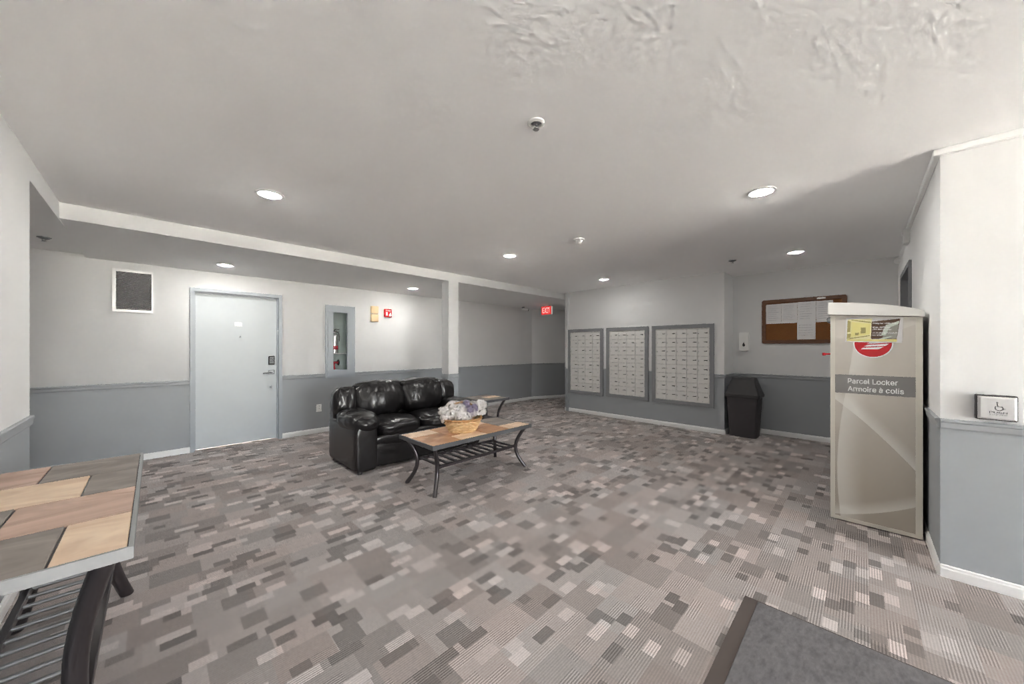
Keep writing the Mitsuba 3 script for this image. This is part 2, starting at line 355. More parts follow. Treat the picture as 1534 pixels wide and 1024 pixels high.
# ------------------------------------------------------------------ vent grille
k = thing('vent_grille', 'white framed wall vent with dark horizontal louvres beside the door', 'vent')
VX0, VX1, VZ0, VZ1 = -0.345, -0.015, 1.765, 2.262
m = plate(rect(VX0, VX1, VZ0, VZ1).difference(rect(VX0 + .03, VX1 - .0, VZ0 + .03, VZ1 - .03)).union(rect(VX1 - .012, VX1, VZ0, VZ1)), 0.014)
obj('frame', F_back(m), 'white_trim', k)
obj('backing', F_back(lbox(VX0 + .02, VX1 - .008, VZ0 + .02, VZ1 - .02, 0.0, 0.0015)), 'void', k)
n = 24; pitch = (VZ1 - VZ0 - .066) / n
lou = lbox(VX0 + .028, VX1 - .010, -0.005, 0.005, -0.001, 0.001)
lou.apply_transform(trimesh.transformations.rotation_matrix(math.radians(58), [1, 0, 0]))
louv = mikit.ply(lou, 'mat_white_trim')
for i in range(n):
    put('louvre', k, {**louv, 'to_world': F_back.t(0, VZ0 + .033 + pitch * (i + .5), 0.008)})

# ------------------------------------------------------------------ fire cabinet and what is in it
k = thing('fire_cabinet', 'recessed grey fire cabinet with a narrow glass window between door and sofa', 'cabinet')
GX0, GX1, GZ0, GZ1 = 2.045, 2.262, 0.985, 1.92
ring = rect(CX0, CX1, CZ0, CZ1).difference(rect(GX0, GX1, GZ0, GZ1))
m = plate(ring, 0.022); fr = obj('door', F_back(m), 'door_frame', k)
m = plate(rect(CX0 + .035, CX1 - .035, CZ0 + .035, CZ1 - .035).difference(rect(GX0 - .006, GX1 + .006, GZ0 - .006, GZ1 + .006)), 0.007); m.apply_translation([0, 0, .022])
obj('raised_panel', F_back(m), 'door_frame', fr)
bx0, bx1, bz0, bz1, bd_ = CX0 + .065, CX1 - .065, CZ0 + .065, CZ1 - .065, 0.20
obj('box', F_back(cat(lbox(bx0, bx1, bz0, bz1, -bd_, -bd_ + .004), lbox(bx0, bx0 + .004, bz0, bz1, -bd_, 0), lbox(bx1 - .004, bx1, bz0, bz1, -bd_, 0), lbox(bx0, bx1, bz0, bz0 + .004, -bd_, 0), lbox(bx0, bx1, bz1 - .004, bz1, -bd_, 0))), 'cabinet_inside', k)
SH = 1.255
obj('shelf', F_back(lbox(bx0 + .004, bx1 - .004, SH - .012, SH, -bd_ + .004, -.03)), 'white_trim', k)
v = np.array([[GX0 - .004, GZ0 - .004, .008], [GX1 + .004, GZ0 - .004, .008], [GX1 + .004, GZ1 + .004, .008], [GX0 - .004, GZ1 + .004, .008]])
obj('pane', F_back(trimesh.Trimesh(v, [[0, 1, 2], [0, 2, 3]], process=False)), 'pane', k)
e = thing('fire_extinguisher', 'silver fire extinguisher with red label standing on the shelf of the fire cabinet', 'fire extinguisher')
ex, ey = 2.10, YB + 0.105
obj('cylinder', lathe([(0, SH), (.05, SH), (.056, SH + .008), (.056, SH + .27), (.05, SH + .30), (.03, SH + .325), (.018, SH + .335), (.018, SH + .35)], 24, (ex, ey, 0)), 'chrome', e, smooth=40)
obj('label_band', lathe([(.0565, SH + .06), (.0572, SH + .062), (.0572, SH + .12), (.0565, SH + .122)], 24, (ex, ey, 0)), 'dark_red', e, smooth=40)
obj('valve', cat(cyl((ex, ey, SH + .345), (ex, ey, SH + .385), .014), box(ex - .02, ex + .03, ey - .012, ey + .012, SH + .365, SH + .378, .003)), 'ink', e)
obj('lever', cat(tube([(ex - .01, ey, SH + .38), (ex + .03, ey, SH + .398), (ex + .08, ey, SH + .392)], .006, 8), tube([(ex + .0, ey, SH + .37), (ex + .08, ey, SH + .362)], .006, 8)), 'ink', e, smooth=40)
obj('hose', tube([(ex + .02, ey - .01, SH + .365), (ex + .06, ey - .02, SH + .34), (ex + .074, ey - .02, SH + .28), (ex + .072, ey - .02, SH + .2)], .008, 10), 'ink', e, smooth=40)
e = thing('hose_valve', 'red standpipe valve with black handwheel below the fire extinguisher', 'valve')
hz = 1.10
obj('body', cat(cyl((2.03, ey, hz - .0), (2.16, ey, hz), .018), cyl((2.045, ey, hz - .015), (2.045, ey, hz + .06), .022)), 'dark_red', e, smooth=40)
obj('outlet', cat(cyl((2.075, ey - .03, hz - .11), (2.075, ey - .01, hz), .032, 18, .024)), 'dark_red', e, smooth=40)
obj('handwheel', cat(at(tube([(2.165, ey + .042 * math.cos(a), hz + .042 * math.sin(a)) for a in np.linspace(0, 2 * math.pi, 21)], .008, 8), 0, 0, 0), box(2.16, 2.17, ey - .04, ey + .04, hz - .005, hz + .005), box(2.16, 2.17, ey - .005, ey + .005, hz - .04, hz + .04)), 'ink', e, smooth=40)
obj('mounting_pipe', cyl((2.045, ey, hz), (2.045, YB + bd_ - .004, hz), .02), 'dark_steel', e, smooth=40)

# wall devices on the back wall
for nm, z0, z1, lab in (('upper', 1.948, 2.078, 'upper of two square beige plates stacked on the wall above the sofa'), ('lower', 1.805, 1.935, 'lower of two square beige plates stacked on the wall above the sofa')):
    k = thing('wall_plate', lab, 'wall plate')
    obj('cover', F_back(lbox(2.665, 2.797, z0, z1, 0, .03, .005)), 'beige_plastic', k)
    obj('insert', F_back(lbox(2.69, 2.772, z0 + .03, z1 - .03, .029, .033, .001)), 'beige_plastic', k)
k = thing('fire_alarm_pull', 'red fire alarm pull station with white lettering on the wall', 'fire alarm')
obj('body', F_back(lbox(2.905, 3.045, 1.898, 2.045, 0, .04, .008)), 'red_plastic', k)
obj('handle', F_back(cat(lbox(2.985, 3.032, 1.915, 1.955, .04, .052, .003), lbox(3.0, 3.017, 1.955, 1.985, .04, .05, .003))), 'white_plastic', k)
m = text('FIRE', .022, .002, True); s_ = .10 / (m.bounds[1][0] - m.bounds[0][0]); m.apply_scale([s_, 1, 1])
obj('lettering', F_back(at(m, 2.925, 2.005, .0395)), 'white_ink', k)
obj('stripe', F_back(lbox(2.93, 2.962, 1.925, 1.99, .0395, .041)), 'white_ink', k)
k = thing('outlet', 'white wall outlet on the grey wainscot beside the sofa', 'outlet')
obj('plate', F_back(lbox(1.795, 1.872, .33, .45, 0, .006, .003)), 'white_plastic', k)
for z in (.365, .405):
    s = obj('socket', F_back(lbox(1.817, 1.850, z - .002, z + .03, .005, .009, .002)), 'white_plastic', k)
    obj('slots', F_back(cat(lbox(1.826, 1.829, z + .008, z + .022, .0085, .0095), lbox(1.838, 1.841, z + .008, z + .022, .0085, .0095))), 'ink', s)

# ------------------------------------------------------------------ mailboxes
def mail_panel(y0, y1, cols, lab):
    """y0 > y1: world y of the panel's left and right edge."""
    k = thing('mailbox_panel', lab, 'mailboxes', 'mailbox panels on the wall')
    x0, x1, z0, z1, fw = -y0, -y1, 0.395, 1.728, 0.062
    ring = rect(x0, x1, z0, z1).difference(rect(x0 + fw, x1 - fw, z0 + fw, z1 - fw))
    obj('frame', F_mail(plate(ring, .030)), 'panel_frame', k)
    lip = rect(x0 + fw, x1 - fw, z0 + fw, z1 - fw).difference(rect(x0 + fw + .014, x1 - fw - .014, z0 + fw + .014, z1 - fw - .014))
    obj('inner_frame', F_mail(plate(lip, .016)), 'mail_door', k)
    ix0, ix1, iz0, iz1 = x0 + fw + .014, x1 - fw - .014, z0 + fw + .014, z1 - fw - .014
    obj('backing', F_mail(lbox(ix0 - .005, ix1 + .005, iz0 - .005, iz1 + .005, 0, .002)), 'mail_gap', k)
    w, h = (ix1 - ix0) / cols, (iz1 - iz0) / 8; g = .0032
    d = mikit.ply(lbox(g, w - g, g * .8, h - g * .8, .001, .011, .0015), 'mat_mail_door')
    pl = mikit.ply(lbox(w * .58, w * .90, h * .50, h * .50 + .013, .0108, .0122), 'mat_ink')
    kh = mikit.ply(at(lathe([(0, .0035), (.005, .0035), (.0065, 0)], 10), w * .10, h * .47, .0108), 'mat_ink')
    for j in range(8):
        for i in range(cols):
            tw = F_mail.t(ix0 + i * w, iz1 - (j + 1) * h)
            q = put('mailbox_door', k, {**d, 'to_world': tw})
            put('number_slot', q, {**pl, 'to_world': tw}); put('lock', q, {**kh, 'to_world': tw})
mail_panel(4.456, 3.617, 4, 'leftmost of three grey framed mailbox panels, four columns wide, nearest the corridor')
mail_panel(3.545, 2.715, 4, 'middle one of three grey framed mailbox panels on the wall')
mail_panel(2.646, 1.660, 5, 'widest of three mailbox panels, five columns of small doors, nearest the black bin')

# ------------------------------------------------------------------ soap dispenser, notice board
k = thing('soap_dispenser', 'white wall dispenser with a dark drop window beside the notice board', 'dispenser')
m = plate(rrect(-1.417, -1.29, 1.30, 1.59, .025), .085); obj('cover', F_cork(m), 'white_plastic', k, smooth=30)
drop = sg.Polygon([(0.018 * math.cos(a), -0.012 + 0.022 * math.sin(a)) if math.sin(a) < .5 else (0.018 * math.cos(a) * .8, -0.012 + .011 + (math.sin(a) - .5) * .07) for a in np.linspace(0, 2 * math.pi, 33)[:-1]])
obj('window', F_cork(at(plate(drop, .002), -1.352, 1.40, .0845)), 'ink', k)
obj('spout', F_cork(lbox(-1.38, -1.325, 1.285, 1.305, .02, .07, .006)), 'white_plastic', k)

k = thing('notice_board', 'cork notice board in a dark brown wooden frame above the bin', 'notice board')
NX0, NX1, NZ0, NZ1 = -1.120, -0.150, 1.412, 2.082
m = plate(rrect(NX0, NX1, NZ0, NZ1, .03).difference(rrect(NX0 + .05, NX1 - .05, NZ0 + .05, NZ1 - .05, .012)), .032)
obj('frame', F_cork(m), 'gold_frame_wood', k)
obj('cork', F_cork(lbox(NX0 + .03, NX1 - .03, NZ0 + .03, NZ1 - .03, 0, .010)), 'cork', k)
obj('name_tag', F_cork(lbox(-.465, -.37, 2.045, 2.068, .031, .034)), 'white_plastic', k)
def sheet(x0, x1, z0, z1, lab, lines, dz=.0112):
    k = thing('notice_sheet', lab, 'paper')
    obj('sheet', F_cork(lbox(x0, x1, z0, z1, .010, dz)), 'paper', k)
    ms = []; rnd = random.Random(lines)
    for i in range(lines):
        z = z1 - .035 - i * (z1 - z0 - .06) / lines
        ms.append(lbox(x0 + .02, x0 + .02 + (x1 - x0 - .04) * rnd.uniform(.7, 1), z - .0035, z + .0035, dz - .0002, dz + .0004))
    obj('print', F_cork(cat(*ms)), 'print_grey', k)
sheet(-1.070, -.878, 1.716, 2.016, 'leftmost white notice sheet pinned in the top row of the cork board', 8)
sheet(-.876, -.684, 1.716, 2.018, 'second white notice sheet from the left in the top row of the cork board', 9)
sheet(-.682, -.478, 1.714, 2.022, 'third white notice sheet from the left in the top row of the cork board', 7, .0122)
sheet(-.476, -.290, 1.714, 2.020, 'white notice sheet in the top row of the cork board, touching the locker lid', 8)
sheet(-.690, -.480, 1.468, 1.714, 'white notice sheet hanging lowest on the cork board', 5, .0132)

# ------------------------------------------------------------------ swing-lid bin
k = thing('waste_bin', 'tall black plastic bin with swing lid against the wall below the soap dispenser', 'bin')
bx, by = 6.37, 1.287
def frustum(hw0, hd0, z0, hw1, hd1, z1, r=.03):
    a, b = rrect(-hd0, hd0, -hw0, hw0, r), rrect(-hd1, hd1, -hw1, hw1, r)
    pa, pb = np.array(a.exterior.coords)[:-1], np.array(b.exterior.coords)[:-1]
    return trimesh.convex.convex_hull(np.vstack([np.c_[pa, np.full(len(pa), z0)], np.c_[pb, np.full(len(pb), z1)]]))
def moved(m, x, y, z=0): m = m.copy(); m.apply_translation([x, y, z]); return m
obj('body', moved(cat(frustum(.175, .145, 0, .205, .175, .60)), bx, by), 'bin_body', k, smooth=30)
lidk = obj('lid', moved(cat(frustum(.228, .197, .60, .228, .197, .645), frustum(.222, .19, .645, .155, .115, .86), frustum(.155, .115, .86, .147, .095, .892)), bx, by), 'black_plastic', k, smooth=30)
fl = trimesh.convex.convex_hull(np.array([[-.172 - .012, -.165, .675], [-.172 - .012, .165, .675], [-.172 + .004, -.165, .675], [-.172 + .004, .165, .675], [-.112 - .012, -.125, .825], [-.112 - .012, .125, .825], [-.112, -.125, .825], [-.112, .125, .825]]))
obj('flap', moved(fl, bx, by), 'black_plastic', lidk)

# ------------------------------------------------------------------ parcel locker
k = thing('parcel_locker', 'beige parcel locker with grey lettered band and curved pale lid at the right', 'locker')
LX, LY0, LY1 = 3.765, 0.180, -0.300                # front face, left and right edge
F_lock = Frame((LX, 0), (0, -1)); l0, l1 = -LY0, -LY1
def ltop(x): t = max(0.0, (x - l0) / (l1 - l0)); return 1.703 - 0.040 * t - 0.052 * t ** 2.5
def lbot(x): return 1.608 - 0.042 * (x - l0) / (l1 - l0)
ny = 17; xs = np.linspace(l0 - .012, l1 + .006, ny)
# body: dark steel carcass behind the front panel
m = lbox(l0 + .012, l1 - .018, 0.0, 1.562, -.52, -.028, .006); obj('body', F_lock(m), 'void', k)
fp = rect(l0, l1, .012, 1.585); obj('front_panel', F_lock(at(plate(sg.Polygon([(l0, .010), (l1, .010), (l1, 1.563), (l0, 1.605)]), .030), 0, 0, -.030)), 'locker_shell', k)
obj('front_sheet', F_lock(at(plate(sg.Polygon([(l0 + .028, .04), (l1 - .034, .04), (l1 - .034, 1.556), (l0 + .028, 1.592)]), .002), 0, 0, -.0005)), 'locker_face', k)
lid = sg.Polygon([(x, lbot(x)) for x in xs] + [(x, ltop(x)) for x in xs[::-1]])
m = plate(lid, .57); obj('lid', F_lock(at(m, 0, 0, -.545)), 'locker_lid', k)
obj('lid_bracket', F_lock(lbox(l0 - .022, l0 + .02, 1.545, 1.592, -.12, -.005, .01)), 'dark_steel', k)
bd0, bd1 = 1.140, 1.235
obj('band', F_lock(at(plate(rect(l0 + .028, l1 - .034, .998, 1.140), .0015), 0, 0, .0012)), 'locker_band', k)
def fit(s, h, w, bold=True):
    m = text(s, h, .0012, bold); m.apply_translation([-m.bounds[0][0], 0, 0]); m.apply_scale([w / m.bounds[1][0], 1, 1]); return m
obj('lettering', F_lock(cat(at(fit('Parcel Locker', .036, .262), l0 + .100, 1.076, .0024), at(fit('Armoire à colis', .036, .291), l0 + .100, 1.017, .0024))), 'white_ink', k)
# round red emblem with white wing strokes, its upper half under the poster
ec, er = -.020 + .0, .098
disc = sg.Point(l0 + .235, 1.378).buffer(er, quad_segs=16)
obj('emblem_ring', F_lock(at(plate(sg.Point(l0 + .235, 1.378).buffer(er + .007, quad_segs=16), .0011), 0, 0, .0012)), 'white_ink', k)
em = obj('emblem', F_lock(at(plate(disc, .0016), 0, 0, .0012)), 'red_plastic', k)
ox, oz = l0 + .235, 1.378
strokes = [sg.Polygon([(ox - .065, oz - .042), (ox + .03, oz - .042), (ox + .058, oz - .022), (ox - .050, oz - .030)]), sg.Polygon([(ox - .048, oz - .022), (ox + .065, oz - .016), (ox + .085, oz), (ox - .03, oz - .008)]), sg.Polygon([(ox - .03, oz - .002), (ox + .08, oz + .006), (ox + .09, oz + .02), (ox - .01, oz + .02)])]
obj('emblem_wing', F_lock(at(cat(*[plate(s, .0008) for s in strokes]), 0, 0, .0026)), 'white_ink', em)
fl = obj('red_tag', F_lock(cat(lbox(l0 - .05, l0 + .0, 1.292, 1.304, -.03, -.02, .003), lbox(l0 - .05, l0 - .03, 1.285, 1.308, -.035, -.015, .003))), 'red_plastic', k)
# laminated notice taped over the emblem
k = thing('poster', 'small yellow and brown photo notice with white text taped on the parcel locker', 'poster')
F_post = lambda m: F_lock(spun(m))
def spun(m):
    m = m.copy(); m.apply_transform(trimesh.transformations.rotation_matrix(math.radians(-1.9), [0, 0, 1], [l0 + .236, 1.48, 0])); return m
px0, px1, pz0, pz1 = l0 + .088, l0 + .385, 1.388, 1.572
obj('sheet', F_post(lbox(px0, px1, pz0, pz1, .0035, .0050)), 'paper', k)
def L(*pts): return sg.Polygon([(px0 + .297 * a, pz0 + .184 * b) for a, b in pts])
Z1, Z2, Z3 = .0048, .0053, .0058
obj('photo_room', F_post(at(plate(L((.03, .06), (.47, .1), (.47, .96), (.03, .94)), .0005), 0, 0, Z1)), 'photo_light_yellow', k)
obj('photo_wall', F_post(at(cat(plate(L((.1, .2), (.45, .32), (.45, .75), (.1, .85)), .0005)), 0, 0, Z2)), 'photo_yellow', k)
obj('photo_shadows', F_post(at(cat(plate(L((.03, .14), (.1, .18), (.1, .34), (.03, .34)), .0005), plate(L((.03, .4), (.09, .42), (.09, .86), (.03, .9)), .0005), plate(L((.1, .9), (.46, .78), (.46, .83), (.1, .94)), .0005), plate(L((.18, .28), (.25, .3), (.25, .38), (.18, .38)), .0005), plate(L((.28, .35), (.37, .37), (.37, .6), (.28, .6)), .0005), plate(L((.04, .1), (.45, .26), (.45, .29), (.1, .17)), .0005)), 0, 0, Z3)), 'photo_olive', k)
obj('photo_dark', F_post(at(plate(L((.47, .14), (.91, .14), (.95, .94), (.47, .84)), .0005), 0, 0, Z1)), 'photo_brown', k)
obj('photo_machine', F_post(at(cat(plate(L((.66, .16), (.91, .16), (.93, .74), (.74, .6)), .0005)), 0, 0, Z2)), 'photo_grey', k)
obj('photo_pale_shape', F_post(at(cat(plate(L((.64, .28), (.72, .28), (.78, .6), (.93, .74), (.94, .86), (.72, .7)), .0005), plate(L((.6, .14), (.8, .26), (.84, .24), (.7, .14)), .0005)), 0, 0, Z3)), 'photo_pale', k)
obj('photo_strip', F_post(at(plate(L((.03, .04), (.91, .04), (.91, .14), (.03, .10)), .0005), 0, 0, Z2)), 'photo_yellow', k)
tx = [('Please visit the', .74, .40), ('the office', .58, .30), ('the person or', .50, .33), ('address to request', .36, .42), ('on site', .27, .16)]
obj('lettering', F_post(cat(*[at(fit(s, .0105, .297 * w), px0 + .297 * .49, pz0 + .184 * b, Z3 + .0004) for s, b, w in tx])), 'white_ink', k)

# ------------------------------------------------------------------ push plate, raceway, chime on the right
k = thing('push_plate', 'square silver door push plate with wheelchair symbol in a dark box', 'door button')
q0, q1, r0, r1 = .452, .592, .950, 1.087
obj('box', F_push(lbox(q0, q1, r0, r1, 0, .036, .004)), 'black_plastic', k)
v = trimesh.convex.convex_hull(np.array([[x, y, .036] for x in (q0 + .006, q1 - .004) for y in (r0 + .005, r1 - .007)] + [[x, y, .046] for x in (q0 + .016, q1 - .013) for y in (r0 + .014, r1 - .016)]))
pp = obj('plate', F_push(v), 'brushed', k)
cx, cz = (q0 + q1) / 2 + .004, 1.022
arc = tube([(cx + .003 + .0135 * math.cos(a), cz - .002 + .0135 * math.sin(a), .0462) for a in np.linspace(math.radians(140), math.radians(345), 16)], [(.0018, .0006)] * 16, 8, (0, 0, 1))
sym = cat(arc, tube([(cx - .003, cz + .021, .0462), (cx - .002, cz + .006, .0462), (cx + .012, cz + .005, .0462), (cx + .017, cz - .008, .0462), (cx + .023, cz - .006, .0462)], [(.0022, .0006)] * 5, 8), at(lathe([(0, .0006), (.0032, .0006), (.0034, 0)], 12), cx - .003, cz + .027, .0458))
obj('wheelchair_symbol', F_push(sym), 'ink', pp)
obj('lettering', F_push(cat(at(fit('PUSH', .010, .060), cx - .030, .990, .0455), at(fit('TO OPEN', .0055, .058, False), cx - .029, .980, .0455))), 'ink', pp)
k = thing('cable_raceway', 'white cable raceway running under the ceiling along the right walls', 'cable raceway')
obj('cover', F_push(lbox(-YR - .03, -YF - .02, ZC - .04, ZC - .002, 0, .028, .004)), 'white_trim', k)
obj('side_run', F_side(lbox(-5.15, -XP + .028, ZC - .04, ZC - .002, 0, .028, .004)), 'white_trim', k)
k = thing('door_chime', 'small white box high on the side wall at the end of the raceway', 'chime')
obj('case', F_side(lbox(-5.26, -5.15, ZC - .15, ZC - .012, 0, .045, .006)), 'white_plastic', k)
obj('grille', F_side(cat(*[lbox(-5.245, -5.165, ZC - .135 + i * .02, ZC - .127 + i * .02, .0445, .046) for i in range(5)])), 'print_grey', k)
one('motion_sensor', F_side(at(lathe([(0, .05), (.02, .047), (.034, .035), (.04, .015), (.04, 0)], 20), -6.45, 2.42, 0)), 'white_plastic', 'small round white sensor high in the far right corner', 'sensor', smooth=40)

# ------------------------------------------------------------------ ceiling fittings
def soff_z(y): return ZS + (ZA - .008 - ZS) * (y - YS) / (6.4 - YS)
def downlight(x, y, z, lab, r=.075, power=1.0):
    k = thing('ceiling_light', lab, 'ceiling light', 'recessed round ceiling lamps')
    obj('trim_ring', lathe([(r + .018, 0), (r + .017, -.006), (r + .004, -.010), (r - .004, -.004), (r - .006, .0)], 32, (x, y, z)), 'white_trim', k, smooth=40)
    m = lathe([(0.0005, -.024), (r * .5, -.021), (r * .85, -.013), (r - .006, -.0015)], 24, (x, y, z))
    m.invert() if m.face_normals[:, 2].mean() > 0 else None
    put('lens', k, {**mikit.ply(m, 'mat_white_plastic'), 'emitter': emit((LAMP * power, LAMP * power * .985, LAMP * power * .95))})
downlight(.62, 3.22, ZC, 'recessed ceiling lamp at the left, in front of the soffit')
downlight(.62, .56, ZC, 'recessed ceiling lamp above the camera')
downlight(3.18, 3.19, ZC, 'recessed ceiling lamp above the coffee table, in the middle of the room')
downlight(3.21, .54, ZC, 'largest recessed ceiling lamp at the right, in front of the parcel locker')
downlight(5.42, 3.15, ZC, 'recessed ceiling lamp near the mailboxes', power=.6)
downlight(5.53, .58, ZC, 'recessed ceiling lamp above the notice board', power=.45)
downlight(.61, 5.56, soff_z(5.56), 'recessed lamp in the low alcove ceiling above the door')
downlight(3.12, 5.48, soff_z(5.48), 'recessed lamp in the low alcove ceiling beside the pillar')
downlight(6.72, 4.80, soff_z(4.8), 'recessed lamp in the corridor ceiling behind the mailbox wall', power=.15)

k = thing('sprinkler', 'round white ceiling sprinkler nearest the camera, in the middle of the ceiling', 'sprinkler', )
def sprinkler_parts(k, x, y, z, m1='white_plastic', m2='pewter'):
    obj('escutcheon', lathe([(.046, 0), (.045, -.006), (.034, -.012), (.028, -.010), (.026, -.001)], 28, (x, y, z)), m1, k, smooth=40)
    obj('cup', lathe([(.0005, -.003), (.026, -.002)], 20, (x, y, z)), 'dark_steel', k)
    obj('head', cat(cyl((x, y, z), (x, y, z - .018), .008, 12), tube([(x - .012, y, z - .004), (x - .014, y, z - .02), (x, y, z - .034)], .003, 8), tube([(x + .012, y, z - .004), (x + .014, y, z - .02), (x, y, z - .034)], .003, 8)), m2, k, smooth=40)
    obj('deflector', lathe([(.0005, -.034), (.015, -.034), (.016, -.036), (.0005, -.037)], 16, (x, y, z)), m2, k)
sprinkler_parts(k, 1.40, 1.21, ZC)
k = thing('sprinkler', 'small dark sprinkler head in the ceiling near the return wall and bin', 'sprinkler'); sprinkler_parts(k, 5.48, 1.245, ZC, 'dark_steel', 'dark_steel')
k = thing('sprinkler', 'small dark sprinkler head in the low alcove ceiling at the far left', 'sprinkler'); sprinkler_parts(k, -.73, 5.45, ZS - .012 if True else 0, 'dark_steel', 'dark_steel')
k = thing('smoke_detector', 'small white cone shaped detector on the ceiling right of the middle lamp', 'smoke detector')
obj('base', lathe([(.062, 0), (.061, -.014), (.050, -.018), (.0005, -.018)], 28, (3.23, 2.18, ZC)), 'white_plastic', k, smooth=40)
obj('sensor_head', lathe([(.046, -.017), (.036, -.036), (.022, -.052), (.0005, -.054)], 24, (3.23, 2.18, ZC)), 'white_plastic', k, smooth=40)
k = thing('security_camera', 'small dark and white security camera under the corridor ceiling', 'security camera')
sx, sy = 6.40, 5.95; sz = soff_z(sy)
obj('mount', cat(cyl((sx, sy, sz), (sx, sy, sz - .035), .035, 18)), 'dark_steel', k, smooth=40)
obj('body', tube([(sx + .09, sy - .09, sz - .075), (sx - .02, sy + .03, sz - .055)], .034, 16), 'white_plastic', k, smooth=40)
obj('lens', tube([(sx + .098, sy - .099, sz - .077), (sx + .088, sy - .088, sz - .075)], .027, 16), 'ink', k, smooth=40)

k = thing('exit_sign', 'red lit EXIT sign hanging from the corridor ceiling', 'exit sign')
F_exit = Frame((6.62, 5.40), (0, -1)); ez = soff_z(5.4)
obj('housing', F_exit(lbox(-.155, .155, ez - .235, ez - .025, -.06, 0, .006)), 'white_plastic', k)
obj('canopy', F_exit(lbox(-.05, .05, ez - .03, ez + .002, -.05, -.01, .004)), 'white_plastic', k)
fm = plate(rect(-.148, .148, ez - .228, ez - .032), .003)
put('face', k, {**mikit.ply(F_exit(at(fm, 0, 0, 0)), 'mat_red_plastic'), 'emitter': emit((0.20, 0.009, 0.008))})
m = fit('EXIT', .125, .23); m.apply_scale([1, 1, 1.5])
put('lettering', k, {**mikit.ply(F_exit(at(m, -.115, ez - .19, .003)), 'mat_white_ink'), 'emitter': emit((.26, .12, .11))})

# ------------------------------------------------------------------ leather sofa
def pillow(c, s, p=3.6, n=26, wr=0.006, seed=0, bulge=None, grain=(9, 9, 9)):
    """Soft block: rounded box of half sizes s about c, with creases; bulge(v) -> extra offsets from unit coordinates."""
    g = np.tan(np.linspace(-1, 1, n + 1) * 0.9) / np.tan(0.9)
    a, b = np.meshgrid(g, g, indexing='ij'); o = np.ones_like(a); q = []
    for st in ((a, b, o), (b, a, -o), (o, a, b), (-o, b, a), (b, o, a), (a, -o, b)): q.append(np.stack(st, -1).reshape(-1, 3))
    v = np.vstack(q); f = []
    idx = np.arange((n + 1) ** 2).reshape(n + 1, n + 1)
    for k in range(6):
        i = idx + k * (n + 1) ** 2
        f.append(np.stack([i[:-1, :-1], i[1:, :-1], i[1:, 1:], i[:-1, 1:]], -1).reshape(-1, 4))
    f = np.vstack(f); f = np.vstack([f[:, [0, 1, 2]], f[:, [0, 2, 3]]])
    u = v / (np.abs(v) ** p).sum(1, keepdims=True) ** (1 / p)
    w = u * np.array(s)
    m = trimesh.Trimesh(w, f, process=False); m.merge_vertices(digits_vertex=6)
    if m.volume < 0: m.invert()
    u = np.array(m.vertices) / np.array(s); nrm = np.array(m.vertex_normals)
    x = np.array(m.vertices)
    edge = np.clip(np.max(np.abs(u), axis=1) * 0 + (np.sort(np.abs(u), axis=1)[:, 1]), 0, 1)     # near edges two coordinates are large
    cre = meshkit.fbm(x * np.array(grain) + seed * 7.1, 3, seed) - 0.5
    fine = meshkit.noise(x * np.array(grain) * 3.3 + seed, seed + 5) - 0.5
    x = x + nrm * (wr * (2.0 * cre + 1.1 * fine * edge ** 3))[:, None]
    if bulge is not None: x = x + bulge(u)
    m.vertices = x + np.array(c)
    return m
def rx(m, deg, c):
    m = m.copy(); m.apply_transform(trimesh.transformations.rotation_matrix(math.radians(deg), [1, 0, 0], c)); return m
sk = thing('sofa', 'black leather two seat sofa with puffy cushions behind the coffee table', 'sofa')
SX, SY, SW, SD = 1.475, 3.75, 1.70, 0.86
def S(m):
    m = m.copy(); m.apply_translation([SX, SY, 0]); return m
